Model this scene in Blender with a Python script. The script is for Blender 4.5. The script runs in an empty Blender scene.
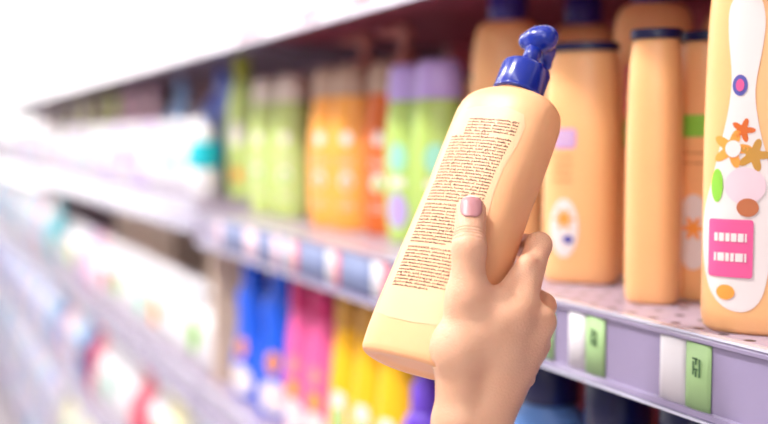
import bpy, bmesh, math, random
import numpy as np
from mathutils import Vector, Matrix
random.seed(7)
SC = bpy.context.scene
COL = SC.collection
# ------------------------------------------------------------------ camera
F_PX, CX, CY = 1067.0, 384.0, 212.0
YAW = math.radians(24.5); PITCH = math.radians(3.97)
CAMZ = 1.45
fwd = Vector((math.sin(YAW)*math.cos(PITCH), math.cos(YAW)*math.cos(PITCH), -math.sin(PITCH)))
right = Vector((math.cos(YAW), -math.sin(YAW), 0))
up = right.cross(fwd)
CAM = Vector((0, 0, CAMZ))
cd = bpy.data.cameras.new('camera'); cam = bpy.data.objects.new('camera', cd); COL.objects.link(cam)
cam.matrix_world = Matrix.Translation(CAM) @ Matrix((right, up, -fwd)).transposed().to_4x4()
cd.sensor_width = 36; cd.lens = F_PX*36/768; cd.clip_start = 0.05
cd.dof.use_dof = True; cd.dof.focus_distance = 0.652; cd.dof.aperture_fstop = 2.8; cd.dof.aperture_blades = 0
SC.camera = cam
# ------------------------------------------------------------------ world, light, exposure
w = bpy.data.worlds.new('world'); SC.world = w; w.use_nodes = True
w.node_tree.nodes['Background'].inputs[0].default_value = (1.0, 0.93, 0.95, 1)
w.node_tree.nodes['Background'].inputs[1].default_value = 0.52
SC.view_settings.view_transform = 'Standard'; SC.view_settings.look = 'None'
SC.view_settings.gamma = 1; SC.view_settings.use_curve_mapping = False
SC.view_settings.exposure = 0.10
SC.cycles.use_denoising = True

def area(name, loc, target, sx, sy, power, color=(1, 1, 1)):
    l = bpy.data.lights.new(name, 'AREA'); l.shape = 'RECTANGLE'; l.size = sx; l.size_y = sy
    l.energy = power; l.color = color
    o = bpy.data.objects.new(name, l); COL.objects.link(o); o.location = loc
    d = (Vector(target)-Vector(loc)).normalized()
    o.rotation_euler = d.to_track_quat('-Z', 'Y').to_euler()
    return o
# strip luminaire above the aisle edge (its housing is built further down)
area('strip_lamp_light', (-0.75, 3.0, 2.93), (0.1, 3.0, 1.2), 0.12, 8.0, 20, (1.0, 0.97, 0.92))
area('aisle_lamp_light', (-1.9, -1.2, 2.93), (0.2, 0.6, 1.2), 0.3, 3.0, 32, (1.0, 0.97, 0.93))
area('window_daylight', (-0.6, 9.2, 1.9), (0.4, 1.0, 1.2), 3.4, 2.6, 9, (1.0, 0.99, 0.96))
area('far_aisle_fill_light', (-1.9, 5.2, 2.93), (0.5, 4.6, 1.3), 0.3, 5.0, 34, (1.0, 0.97, 0.95))  # added fill that reaches the far packs under the top shelf
for k, y in enumerate((0.95, 2.4, 4.0)):
    area('spotlight_beam', (-0.48, y, 2.86), (0.5, y-0.10, 1.3), 0.16, 0.16, (32, 24, 9)[k], (1.0, 0.97, 0.92))
# ------------------------------------------------------------------ helpers
def camP(px, py, Z):
    return CAM + right*((px-CX)/F_PX*Z) + up*(-(py-CY)/F_PX*Z) + fwd*Z
def ray(px, py=138.0):
    return right*((px-CX)/F_PX) + up*(-(py-CY)/F_PX) + fwd
def on_x(px, xw):
    """aisle position (y) of the point seen in column px on the vertical plane x = xw"""
    d = ray(px); t = xw/d.x
    return d.y*t

def mat(name, color, rough=0.4, spec=0.5, sss=0.0, metal=0.0, coat=0.0, trans=0.0, var=0.04, bump=0.02, bscale=300.0, emit=None, alpha=1.0, ior=1.45):
    m = bpy.data.materials.new(name); m.use_nodes = True
    nt = m.node_tree; b = nt.nodes['Principled BSDF']
    tc = nt.nodes.new('ShaderNodeTexCoord')
    nz = nt.nodes.new('ShaderNodeTexNoise'); nz.inputs['Scale'].default_value = 14.0; nz.inputs['Detail'].default_value = 3
    nt.links.new(tc.outputs['Object'], nz.inputs['Vector'])
    mx = nt.nodes.new('ShaderNodeMix'); mx.data_type = 'RGBA'
    c = tuple(color)
    mx.inputs[6].default_value = tuple(max(0, v*(1-var)) for v in c)+(1,)
    mx.inputs[7].default_value = tuple(min(1, v*(1+var)) for v in c)+(1,)
    nt.links.new(nz.outputs[0], mx.inputs[0]); nt.links.new(mx.outputs[2], b.inputs['Base Color'])
    if bump > 0:
        n2 = nt.nodes.new('ShaderNodeTexNoise'); n2.inputs['Scale'].default_value = bscale
        nt.links.new(tc.outputs['Object'], n2.inputs['Vector'])
        bp = nt.nodes.new('ShaderNodeBump'); bp.inputs['Strength'].default_value = bump; bp.inputs['Distance'].default_value = 0.001
        nt.links.new(n2.outputs[0], bp.inputs['Height']); nt.links.new(bp.outputs[0], b.inputs['Normal'])
    b.inputs['Roughness'].default_value = rough; b.inputs['Specular IOR Level'].default_value = spec
    b.inputs['Metallic'].default_value = metal; b.inputs['Coat Weight'].default_value = coat
    b.inputs['Transmission Weight'].default_value = trans; b.inputs['IOR'].default_value = ior
    b.inputs['Subsurface Weight'].default_value = sss
    b.inputs['Subsurface Scale'].default_value = 0.01; b.inputs['Alpha'].default_value = alpha
    if emit:
        b.inputs['Emission Color'].default_value = tuple(c)+(1,); b.inputs['Emission Strength'].default_value = emit
    return m
def srgb(r, g, b):
    f = lambda v: (v/255/12.92) if v/255 <= 0.04045 else ((v/255+0.055)/1.055)**2.4
    return (f(r), f(g), f(b))
M = {}
def mc(name, rgb, **k):
    M[name] = mat(name, srgb(*rgb), **k); return M[name]

def link(name, me, m, parent=None, smooth=True):
    o = bpy.data.objects.new(name, me); COL.objects.link(o)
    if m is not None:
        me.materials.append(m)
    if smooth:
        me.polygons.foreach_set('use_smooth', [True]*len(me.polygons))
    if parent is not None:
        o.parent = parent
    return o
def mesh(name, verts, faces):
    me = bpy.data.meshes.new(name); me.from_pydata([tuple(v) for v in verts], [], faces); me.update(); return me
def empty(name, loc=(0, 0, 0), rz=0.0):
    o = bpy.data.objects.new(name, None); COL.objects.link(o); o.location = loc; o.rotation_euler = (0, 0, rz)
    o.empty_display_size = 0.02; return o
def tag(o, label, cat, group=None):
    o['label'] = label; o['category'] = cat
    if group: o['group'] = group
    return o
def struct(o):
    o['kind'] = 'structure'; return o
def dup(o, parent=None):
    c = o.copy(); COL.objects.link(c)
    if parent is not None:
        c.parent = parent
    for ch in list(o.children):
        dup(ch, c)
    return c
class MB:
    def __init__(s): s.v = []; s.f = []
    def add(s, vs, fs):
        k = len(s.v); s.v += [tuple(v) for v in vs]; s.f += [tuple(i+k for i in f) for f in fs]; return s
    def box(s, x0, x1, y0, y1, z0, z1):
        vs = [(x, y, z) for x in (x0, x1) for y in (y0, y1) for z in (z0, z1)]
        return s.add(vs, [(0, 1, 3, 2), (4, 6, 7, 5), (0, 4, 5, 1), (2, 3, 7, 6), (0, 2, 6, 4), (1, 5, 7, 3)])
    def prism_y(s, prof, y0, y1):
        n = len(prof)
        vs = [(p[0], y0, p[1]) for p in prof]+[(p[0], y1, p[1]) for p in prof]
        fs = [(i, (i+1) % n, n+(i+1) % n, n+i) for i in range(n)]+[tuple(range(n))[::-1], tuple(range(n, 2*n))]
        return s.add(vs, fs)
    def build(s, name, m, parent=None, bevel=0.0, smooth=False):
        me = mesh(name, s.v, s.f)
        bm = bmesh.new(); bm.from_mesh(me); bmesh.ops.recalc_face_normals(bm, faces=bm.faces)
        if bevel > 0:
            bmesh.ops.bevel(bm, geom=list(bm.edges), offset=bevel, segments=2, affect='EDGES', profile=0.7)
        bm.to_mesh(me); bm.free()
        return link(name, me, m, parent, smooth)

def crom(keys, z):
    """smooth (monotone cubic) interpolation of key rows (z, a, b, ...) at z"""
    n = len(keys)
    if z <= keys[0][0]: return list(keys[0][1:])
    if z >= keys[-1][0]: return list(keys[-1][1:])
    i = max(k for k in range(n-1) if keys[k][0] <= z)
    z0, z1 = keys[i][0], keys[i+1][0]; h = z1-z0; t = (z-z0)/h
    out = []
    for c in range(1, len(keys[0])):
        def sl(k):
            if k <= 0 or k >= n-1:
                j = min(max(k, 0), n-2) if k <= 0 else n-2
                return (keys[j+1][c]-keys[j][c])/(keys[j+1][0]-keys[j][0])
            d0 = (keys[k][c]-keys[k-1][c])/(keys[k][0]-keys[k-1][0]); d1 = (keys[k+1][c]-keys[k][c])/(keys[k+1][0]-keys[k][0])
            return 0.0 if d0*d1 <= 0 else 2*d0*d1/(d0+d1)
        m0, m1 = sl(i), sl(i+1)
        p0, p1 = keys[i][c], keys[i+1][c]
        out.append((2*t**3-3*t**2+1)*p0+(t**3-2*t**2+t)*h*m0+(-2*t**3+3*t**2)*p1+(t**3-t**2)*h*m1)
    return out
class Body:
    """closed bottle body: superellipse sections, keys = (z, half width, half depth, exponent)"""
    def __init__(s, keys, dx=None): s.k = keys; s.dx = dx or (lambda z: 0.0)
    def sec(s, z): return crom(s.k, z)
    def front(s, x, z, off=0.0004):
        a, b, e = s.sec(z); x0 = x; x = x-s.dx(z)
        t = max(-0.985, min(0.985, x/a))
        return Vector((t*a+s.dx(z), -(b*(1-abs(t)**e)**(1/e))-off, z))
    def verts(s, z, n):
        a, b, e = s.sec(z); r = []
        for i in range(n):
            t = 2*math.pi*i/n; c, q = math.cos(t), math.sin(t)
            r.append((a*abs(c)**(2/e)*math.copysign(1, c)+s.dx(z), b*abs(q)**(2/e)*math.copysign(1, q), z))
        return r
    def mesh(s, name, n=40, step=0.004, recess=True):
        z0, z1 = s.k[0][0], s.k[-1][0]
        zs = sorted(set([k[0] for k in s.k]+[z0+(z1-z0)*i/max(4, int((z1-z0)/step)) for i in range(1, max(4, int((z1-z0)/step)))]))
        zz = [zs[0]]
        for z in zs[1:]:
            if z-zz[-1] > 0.0004: zz.append(z)
        vs = []; fs = []
        for z in zz: vs += s.verts(z, n)
        m = len(zz)
        for j in range(m-1):
            for i in range(n):
                fs.append((j*n+i, j*n+(i+1) % n, (j+1)*n+(i+1) % n, (j+1)*n+i))
        # underside with a shallow recess, closed top
        a, b, e = s.sec(z0)
        k = len(vs)
        base = s.verts(z0, n)
        for sc, dz in ((0.82, 0.0), (0.74, 0.0015), (0.4, 0.0018)):
            vs += [((v[0]-s.dx(z0))*sc+s.dx(z0), v[1]*sc, z0+(dz if recess else 0)) for v in base]
        rows = [0, k, k+n, k+2*n]
        for r0, r1 in zip(rows[:-1], rows[1:]):
            for i in range(n):
                fs.append((r0+(i+1) % n, r0+i, r1+i, r1+(i+1) % n))
        fs.append(tuple(rows[-1]+i for i in range(n))[::-1])
        fs.append(tuple((m-1)*n+i for i in range(n)))
        return mesh(name, vs, fs)
def decal(name, body, outline, m, parent, off=0.0004, rings=8, cen=None):
    if cen is None:
        cen = (sum(p[0] for p in outline)/len(outline), sum(p[1] for p in outline)/len(outline))
    n = len(outline); vs = [body.front(cen[0], cen[1], off)]; fs = []
    for r in range(1, rings+1):
        t = r/rings
        for p in outline:
            vs.append(body.front(cen[0]+(p[0]-cen[0])*t, cen[1]+(p[1]-cen[1])*t, off))
    for i in range(n): fs.append((0, 1+i, 1+(i+1) % n))
    for r in range(rings-1):
        for i in range(n):
            fs.append((1+r*n+i, 1+(r+1)*n+i, 1+(r+1)*n+(i+1) % n, 1+r*n+(i+1) % n))
    return link(name, mesh(name, vs, fs), m, parent)
def rrect(x0, x1, z0, z1, r=0.003, k=4, seg=6):
    pts = []
    for cx, cz, a0 in ((x1-r, z1-r, 0), (x0+r, z1-r, 90), (x0+r, z0+r, 180), (x1-r, z0+r, 270)):
        for i in range(k+1):
            a = math.radians(a0+90*i/k); pts.append((cx+r*math.cos(a), cz+r*math.sin(a)))
    out = []
    for i, p in enumerate(pts):
        q = pts[(i+1) % len(pts)]; out.append(p)
        if math.hypot(q[0]-p[0], q[1]-p[1]) > 0.006:
            for j in range(1, seg): out.append((p[0]+(q[0]-p[0])*j/seg, p[1]+(q[1]-p[1])*j/seg))
    return out
def ell(cx, cz, a, b, n=28, rot=0.0):
    r = []
    for i in range(n):
        t = 2*math.pi*i/n; x, z = a*math.cos(t), b*math.sin(t)
        r.append((cx+x*math.cos(rot)-z*math.sin(rot), cz+x*math.sin(rot)+z*math.cos(rot)))
    return r
def lathe(name, prof, m, parent, n=32, ribs=0, rib=0.0, cx=0.0, cy=0.0, e=1.0):
    vs = []; fs = []
    for (r, z) in prof:
        for i in range(n):
            t = 2*math.pi*i/n; rr = r*(1+(rib if ribs and (i % 2) else 0))
            vs.append((cx+rr*math.cos(t), cy+rr*e*math.sin(t), z))
    for j in range(len(prof)-1):
        for i in range(n):
            fs.append((j*n+i, j*n+(i+1) % n, (j+1)*n+(i+1) % n, (j+1)*n+i))
    fs.append(tuple(range(n))[::-1]); fs.append(tuple((len(prof)-1)*n+i for i in range(n)))
    return link(name, mesh(name, vs, fs), m, parent)

# --- signed distance modelling (hand and pump heads): smooth unions of tapered capsules, meshed by surface nets
def sd_cap(P, a, b, ra, rb):
    a = np.array(a); b = np.array(b); ab = b-a; L = ab @ ab
    h = np.clip(((P-a) @ ab)/max(L, 1e-12), 0, 1)
    return np.linalg.norm(P-a-h[..., None]*ab, axis=-1)-(ra+(rb-ra)*h)
def smin(a, b, k):
    h = np.clip(0.5+0.5*(b-a)/k, 0, 1)
    return b*(1-h)+a*h-k*h*(1-h)
def surface_nets(fn, lo, hi, res):
    lo = np.array(lo, float); hi = np.array(hi, float)
    N = np.ceil((hi-lo)/res).astype(int)+1
    g = np.stack(np.meshgrid(*[lo[i]+res*np.arange(N[i]) for i in range(3)], indexing='ij'), -1)
    D = np.empty(g.shape[:3])
    for i in range(0, N[0], 8): D[i:i+8] = fn(g[i:i+8])
    cnt = np.zeros(N-1); acc = np.zeros(tuple(N-1)+(3,))
    S = [slice(0, -1), slice(1, None)]
    corners = [(i, j, k) for i in (0, 1) for j in (0, 1) for k in (0, 1)]
    for c in corners:
        for ax in range(3):
            if c[ax] == 1: continue
            d = list(c); d[ax] = 1
            A = D[S[c[0]], S[c[1]], S[c[2]]]; B = D[S[d[0]], S[d[1]], S[d[2]]]
            m = (A < 0) != (B < 0)
            t = np.where(m, A/np.where(m, A-B, 1), 0)
            off = np.zeros(A.shape+(3,))
            for q in range(3): off[..., q] = c[q]
            off[..., ax] += t
            acc += np.where(m[..., None], off, 0); cnt += m
    act = cnt > 0
    idx = -np.ones(act.shape, int); idx[act] = np.arange(act.sum())
    ii = np.argwhere(act)
    V = lo+res*(ii+acc[act]/cnt[act][:, None])
    F = []
    for ax in range(3):
        o1, o2 = [(1, 2), (2, 0), (0, 1)][ax]
        sl0 = [slice(1, -1)]*3; sl1 = [slice(1, -1)]*3
        sl0[ax] = slice(0, -1); sl1[ax] = slice(1, None)
        A = D[tuple(sl0)]; B = D[tuple(sl1)]
        ch = np.argwhere((A < 0) != (B < 0))
        for p in ch:
            neg = A[tuple(p)] < 0
            b = p.copy(); b[o1] += 1; b[o2] += 1
            b[ax] = p[ax]
            q = []
            for d1, d2 in ((0, 0), (-1, 0), (-1, -1), (0, -1)):
                c = b.copy(); c[o1] += d1; c[o2] += d2
                q.append(int(idx[tuple(c)]))
            if min(q) < 0: continue
            F.append(tuple(q) if neg else tuple(q[::-1]))
    return V, F
def sdf_object(name, fn, lo, hi, res, m, parent, inv=None):
    V, F = surface_nets(fn, lo, hi, res)
    if inv is not None: V = [inv @ Vector(v) for v in V]
    me = mesh(name, V, F)
    return link(name, me, m, parent)

# ------------------------------------------------------------------ materials
mc('peach', (248, 188, 130), rough=0.33, sss=0.12, bump=0.0)
mc('peach_held', (247, 184, 134), rough=0.42, sss=0.12, bump=0.0)
mc('peach_label', (247, 191, 148), rough=0.48, bump=0.0)
mc('ink', (78, 46, 42), rough=0.6, bump=0)
mc('navy', (20, 24, 76), rough=0.28)
mc('pump_blue', (18, 44, 150), rough=0.22, coat=0.3, bump=0)
mc('violet_navy', (48, 34, 128), rough=0.3)
mc('lavender', (186, 160, 225), rough=0.3)
mc('lime', (178, 206, 108), rough=0.3, sss=0.1)
mc('lime_pale', (196, 214, 128), rough=0.3, sss=0.1)
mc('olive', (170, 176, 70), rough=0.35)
mc('orange', (253, 172, 74), rough=0.3, sss=0.1)
mc('deep_orange', (214, 104, 42), rough=0.32)
mc('pink_cap', (214, 150, 140), rough=0.35)
mc('taupe', (186, 156, 136), rough=0.35)
mc('pearl', (226, 212, 200), rough=0.25)
mc('white', (244, 242, 244), rough=0.45)
mc('paper_white', (216, 212, 218), rough=0.6)
mc('tag_green', (160, 196, 136), rough=0.55)
mc('tag_blue', (118, 130, 170), rough=0.5)
mc('tag_red', (226, 130, 140), rough=0.5)
mc('tag_pink', (236, 206, 216), rough=0.5)
mc('digit', (70, 110, 70), rough=0.6)
mc('print_white', (236, 224, 222), rough=0.4)
mc('print_pink', (232, 92, 150), rough=0.4)
mc('print_purple', (196, 150, 214), rough=0.4)
mc('print_brown', (190, 110, 70), rough=0.5)
mc('print_orange', (248, 160, 70), rough=0.5)
mc('print_green', (140, 205, 70), rough=0.5)
mc('print_blue', (90, 90, 170), rough=0.5)
mc('print_teal', (150, 214, 190), rough=0.5)
mc('royal', (24, 92, 224), rough=0.28)
mc('royal_light', (64, 140, 240), rough=0.28)
mc('magenta', (236, 96, 160), rough=0.3)
mc('wine', (196, 44, 110), rough=0.3)
mc('yellow', (252, 190, 26), rough=0.3)
mc('gold', (200, 146, 62), rough=0.3)
mc('purple', (112, 72, 206), rough=0.3)
mc('steel_blue', (96, 140, 206), rough=0.35)
mc('teal', (20, 190, 206), rough=0.3)
mc('pack_white', (218, 214, 220), rough=0.4, bump=0.15, bscale=40)
mc('pack_lilac', (206, 188, 226), rough=0.4, bump=0.15, bscale=40)
mc('pack_pink', (244, 190, 206), rough=0.4, bump=0.15, bscale=40)
mc('pack_rose', (206, 62, 92), rough=0.4, bump=0.15, bscale=40)
mc('pack_cream', (240, 234, 190), rough=0.4, bump=0.15, bscale=40)
mc('pack_sky', (150, 190, 232), rough=0.4, bump=0.15, bscale=40)
mc('pack_blue', (104, 128, 222), rough=0.4, bump=0.15, bscale=40)
mc('pack_navy', (40, 60, 130), rough=0.4, bump=0.15, bscale=40)
mc('pack_aqua', (110, 200, 214), rough=0.4, bump=0.15, bscale=40)
mc('pack_lime', (222, 226, 110), rough=0.4, bump=0.15, bscale=40)
mc('pack_orange', (240, 150, 90), rough=0.4, bump=0.15, bscale=40)
mc('cardboard', (228, 202, 180), rough=0.7)
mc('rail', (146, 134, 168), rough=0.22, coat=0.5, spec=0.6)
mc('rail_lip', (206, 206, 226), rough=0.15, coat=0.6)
mc('rack', (150, 138, 158), rough=0.4, spec=0.5)
mc('upright', (196, 178, 178), rough=0.45)
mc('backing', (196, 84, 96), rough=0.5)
mc('backing_hazed', (222, 178, 186), rough=0.5)  # lighter backing: haze over the farther bays put into the colour
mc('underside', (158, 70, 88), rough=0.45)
mc('rail_hazed', (222, 214, 224), rough=0.25, coat=0.5, spec=0.6)  # whitened so the top rails carry the bright hazy wash in their colour
mc('ceiling_white', (236, 236, 238), rough=0.8)
mc('wall_white', (232, 228, 226), rough=0.8)
mc('floor_tile', (206, 198, 200), rough=0.25)
mc('frame_grey', (190, 192, 198), rough=0.4)
M['lamp'] = mat('lamp_diffuser', (1, 0.98, 0.94), emit=9.0, bump=0)
M['day'] = mat('daylight_pane', (1, 0.99, 0.97), emit=1.2, bump=0, rough=0.1)
# shelf board with rows of round perforations
m = mc('shelf_board', (178, 164, 184), rough=0.3, spec=0.6)
nt = m.node_tree; b = nt.nodes['Principled BSDF']; tc = nt.nodes.new('ShaderNodeTexCoord')
vm = nt.nodes.new('ShaderNodeVectorMath'); vm.operation = 'SCALE'; vm.inputs['Scale'].default_value = 1/0.024
fr = nt.nodes.new('ShaderNodeVectorMath'); fr.operation = 'FRACTION'
sb = nt.nodes.new('ShaderNodeVectorMath'); sb.operation = 'SUBTRACT'; sb.inputs[1].default_value = (0.5, 0.5, 0)
mu = nt.nodes.new('ShaderNodeVectorMath'); mu.operation = 'MULTIPLY'; mu.inputs[1].default_value = (1, 1, 0)
ln = nt.nodes.new('ShaderNodeVectorMath'); ln.operation = 'LENGTH'
lt = nt.nodes.new('ShaderNodeMath'); lt.operation = 'LESS_THAN'; lt.inputs[1].default_value = 0.16
mx = nt.nodes.new('ShaderNodeMix'); mx.data_type = 'RGBA'; mx.inputs[7].default_value = (0.02, 0.015, 0.02, 1)
old = b.inputs['Base Color'].links[0].from_socket
L = nt.links.new
L(tc.outputs['Object'], vm.inputs[0]); L(vm.outputs[0], fr.inputs[0]); L(fr.outputs[0], sb.inputs[0]); L(sb.outputs[0], mu.inputs[0])
L(mu.outputs[0], ln.inputs[0]); L(ln.outputs['Value'], lt.inputs[0]); L(lt.outputs[0], mx.inputs[0]); L(old, mx.inputs[6]); L(mx.outputs[2], b.inputs['Base Color'])

# ------------------------------------------------------------------ the room
FRONT = 0.476
BAY = 1.82                         # where the near bay meets the far bay
struct(MB().box(-4, 8, -2.5, 10, -0.05, 0).build('floor', M['floor_tile']))
struct(MB().box(-4, 8, -2.5, 10, 3.05, 3.1).build('ceiling', M['ceiling_white']))
wb = MB()
wb.box(-4, -2.6, 9.7, 9.8, 0, 3.05); wb.box(-2.6, 7.4, 9.7, 9.8, 0, 0.7); wb.box(7.4, 8, 9.7, 9.8, 0, 3.05); wb.box(-2.6, 7.4, 9.7, 9.8, 2.98, 3.05)
struct(wb.build('wall_back', M['wall_white']))
struct(MB().box(8, 8.1, -2.5, 9.8, 0, 3.05).build('wall_right', M['wall_white']))
for i in range(4):
    x0 = -2.6+2.5*i
    wn = MB(); wn.box(x0+0.03, x0+2.47, 9.74, 9.75, 0.73, 2.95)
    p = struct(wn.build('window_%d' % (i+1), M['day']))
    fm = MB(); fm.box(x0, x0+0.05, 9.7, 9.78, 0.7, 2.98); fm.box(x0+2.45, x0+2.5, 9.7, 9.78, 0.7, 2.98); fm.box(x0, x0+2.5, 9.7, 9.78, 0.7, 0.75); fm.box(x0, x0+2.5, 9.7, 9.78, 2.93, 2.98)
    fm.build('window_frame', M['frame_grey'], p)
def luminaire(x, y, ln_, wd, label):
    t = empty('ceiling_light', (x, y, 2.99)); tag(t, label, 'ceiling light')
    MB().box(-wd/2-0.03, wd/2+0.03, -ln_/2-0.03, ln_/2+0.03, 0.0, 0.06).build('housing', M['frame_grey'], t, 0.004)
    MB().box(-wd/2, wd/2, -ln_/2, ln_/2, -0.018, 0.0).build('diffuser', M['lamp'], t, 0.004)
luminaire(-0.75, 3.0, 8.0, 0.14, 'long narrow ceiling strip light above the edge of the aisle')
luminaire(-1.9, -1.2, 3.0, 0.3, 'wider ceiling strip light over the middle of the aisle')
luminaire(-1.9, 5.2, 5.0, 0.3, 'unseen strip light added over the far part of the aisle as fill')  # housing made up to go with the added far fill light
for k, y in enumerate((0.95, 2.4, 4.0)):
    t = empty('ceiling_spotlight', (-0.48, y, 2.86)); t.rotation_euler = Vector((0.98, -.10, -1.56)).to_track_quat('-Z', 'Y').to_euler()
    tag(t, ('ceiling spotlight nearest the held bottle', 'middle ceiling spotlight above the aisle', 'farthest ceiling spotlight above the aisle')[k], 'spotlight', 'ceiling spotlights')
    lathe('spot_can', [(.125, .012), (.13, .02), (.13, .10), (.06, .13), (.03, .14)], M['frame_grey'], t)
    lathe('lamp_glass', [(.118, .006), (.118, .0118)], M['lamp'], t)
for k, x in enumerate((1.6, 3.4, 5.2)):
    luminaire(x, 5.0, 8.0, 0.3, ('ceiling strip light just beyond the shelving', 'ceiling strip light over the next aisle', 'farthest ceiling strip light from the shelving')[k])

# ------------------------------------------------------------------ shelving units
def rail_profile(zt, zb, x):
    # price rail: flat face with beaded lips above and below
    return [(x, zt), (x-0.006, zt), (x-0.007, zt-0.002), (x-0.0065, zt-0.0045), (x-0.0035, zt-0.005), (x-0.0035, zb+0.006),
            (x-0.0075, zb+0.0055), (x-0.008, zb+0.002), (x-0.006, zb), (x, zb)]
def shelf_unit(y0, y1, levels, label, bay, rail_drop=0.054):
    t = empty('shelving_unit', (0, 0, 0)); tag(t, label, 'shelving')
    zmax = max(levels)+0.02
    bk = MB(); bk.box(0.955, 0.965, y0+0.02, y1-0.02, 0.1, zmax); bk.build('back_panel', M['backing' if bay == 'near' else 'backing_hazed'], t)
    for y in (y0, y1):
        ym = y+.02 if y == y0 else y-.02
        MB().box(0.966, 1.0, ym-0.018, ym+0.018, 0, zmax).build('upright', M['upright'], t)
    MB().box(FRONT+0.03, 0.955, y0+0.01, y1-0.01, 0.0, 0.10).build('kick_plate', M['rack'], t)
    for z, which in zip(levels, ('top', 'main waist-high', 'second', 'third', 'fourth')):
        s = MB(); s.box(FRONT, 0.950, y0+0.004, y1-0.004, z-0.022, z); sh = s.build('shelf', M['shelf_board'])
        tag(sh, '%s perforated metal shelf with a lilac-grey price rail in the %s bay' % (which, bay), 'shelf', 'metal shelves')
        r = MB().prism_y(rail_profile(z+0.001, z-rail_drop, FRONT), y0+0.004, y1-0.004).build('price_rail', M['rail_hazed' if which == 'top' else 'rail'], sh)
        MB().box(FRONT+.004, 0.948, y0+0.02, y1-0.02, z-0.0235, z-0.0221).build('shelf_underside', M['underside' if bay == 'near' else 'shelf_board'], sh)  # maroon left out beyond the near bay to imitate the haze there
        l = MB(); l.box(FRONT-0.0078, FRONT-0.0005, y0+0.004, y1-0.004, z+0.001, z+0.0028); l.box(FRONT-0.0088, FRONT-0.001, y0+0.004, y1-0.004, z-rail_drop-0.001, z-rail_drop+0.0008)
        l.build('rail_edge', M['rail_lip'], sh)
        for y in (y0+0.012, y1-0.012):
            bb = MB().add([(0.950, y-0.002, z-0.022), (FRONT+0.03, y-0.002, z-0.022), (0.950, y-0.002, z-0.075),
                           (0.950, y+0.002, z-0.022), (FRONT+0.03, y+0.002, z-0.022), (0.950, y+0.002, z-0.075)],
                          [(0, 1, 2), (5, 4, 3), (0, 3, 4, 1), (1, 4, 5, 2), (2, 5, 3, 0)])
            bb.build('bracket', M['rack'], sh)
    return t
ZM = CAMZ-0.129      # main shelf, near bay
ZT = CAMZ+0.137+0.054
Z2 = CAMZ-0.43; Z3 = CAMZ-0.735; Z4 = CAMZ-1.06
ZMF = CAMZ-0.112
shelf_unit(-0.35, BAY, [ZT, ZM, Z2, Z3, Z4], 'near bay of grey metal shelving holding the peach, orange and green bottles', 'near')
shelf_unit(BAY+0.006, BAY+2.1, [ZT, ZMF, Z2, Z3, Z4], 'middle bay of shelving beyond the green bottles, full of pale packs', 'middle')
shelf_unit(BAY+2.106, BAY+4.2, [ZT, ZMF, Z2, Z3, Z4], 'far bay of shelving at the left, washed out by window light', 'far')
shelf_unit(BAY+4.206, BAY+6.3, [ZT, ZMF, Z2, Z3, Z4], 'last bay of shelving close to the bright windows', 'last')
MB().box(0.50, 0.95, BAY-0.004, BAY+0.010, 0.1, ZM-0.06).build('divider_panel', M['cardboard'])
d = bpy.data.objects['divider_panel']; tag(d, 'beige upright divider panel between the near and middle shelving bays', 'panel')

# ------------------------------------------------------------------ price tags in the rails
def price_tag(pxa, pxb, z, colour, label, group=None, marks=False, h=0.046, cat='price tag'):
    xa = FRONT-0.0045
    ya, yb = sorted((on_x(pxa, xa), on_x(pxb, xa)))
    zt = z-0.0045
    n = 6; vs = []; fs = []
    for i in range(n+1):
        y = ya+(yb-ya)*i/n; bow = 0.0012*math.sin(math.pi*i/n)
        vs += [(xa-bow, y, zt), (xa-bow, y, zt-h), (xa-bow+0.0006, y, zt), (xa-bow+0.0006, y, zt-h)]
    for i in range(n):
        k = 4*i; fs += [(k, k+1, k+5, k+4), (k+2, k+6, k+7, k+3), (k, k+4, k+6, k+2), (k+1, k+3, k+7, k+5)]
    fs += [(0, 2, 3, 1), (4*n, 4*n+1, 4*n+3, 4*n+2)]
    o = link('price_tag', mesh('price_tag', vs, fs), M[colour]); tag(o, label, cat, group)
    if marks:
        mb = MB(); ym = (ya+yb)/2
        for (dy, dz, sy, sz) in ((-0.0035, 0.010, 0.0012, 0.012), (0.0, 0.010, 0.0012, 0.004), (0.0, 0.018, 0.0012, 0.004), (0.0025, 0.012, 0.0012, 0.009), (-0.001, 0.0095, 0.005, 0.0012), (-0.001, 0.0165, 0.004, 0.0012)):
            mb.box(xa-0.0019, xa-0.0016, ym+dy, ym+dy+sy, zt-dz-sz, zt-dz)
        mb.build('printed_digits', M['digit'], o)
    return o
G1 = 'price tags on the rail of the main shelf'
price_tag(536, 547, ZM, 'paper_white', 'white price tag on the main shelf rail just behind the hand', G1)
price_tag(547, 556, ZM, 'tag_green', 'green price tag on the main shelf rail touching the knuckles in view', G1)
price_tag(571, 588, ZM, 'paper_white', 'white half of the price tag pair under the wide peach bottle', G1)
price_tag(588.5, 608, ZM, 'tag_green', 'green price tag with a dark printed mark nearest right of the hand', G1, True)
price_tag(664, 690, ZM, 'paper_white', 'white half of the rightmost price tag pair', G1)
price_tag(690.5, 716, ZM, 'tag_green', 'green price tag with a dark mark, rightmost on the main rail', G1, True)
segs = [(216, 221, 'tag_pink'), (222, 243, 'tag_blue'), (243.5, 255, 'tag_pink'), (256, 271, 'tag_blue'), (271.5, 279, 'tag_pink'), (279.5, 284, 'tag_blue'),
        (284.5, 291, 'paper_white'), (291.5, 297, 'tag_red'), (298, 325, 'tag_blue'), (325.5, 333, 'paper_white'), (333.5, 339, 'tag_red'), (340, 371, 'tag_blue'), (371.5, 381, 'paper_white'), (381.5, 388, 'tag_red')]
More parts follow.
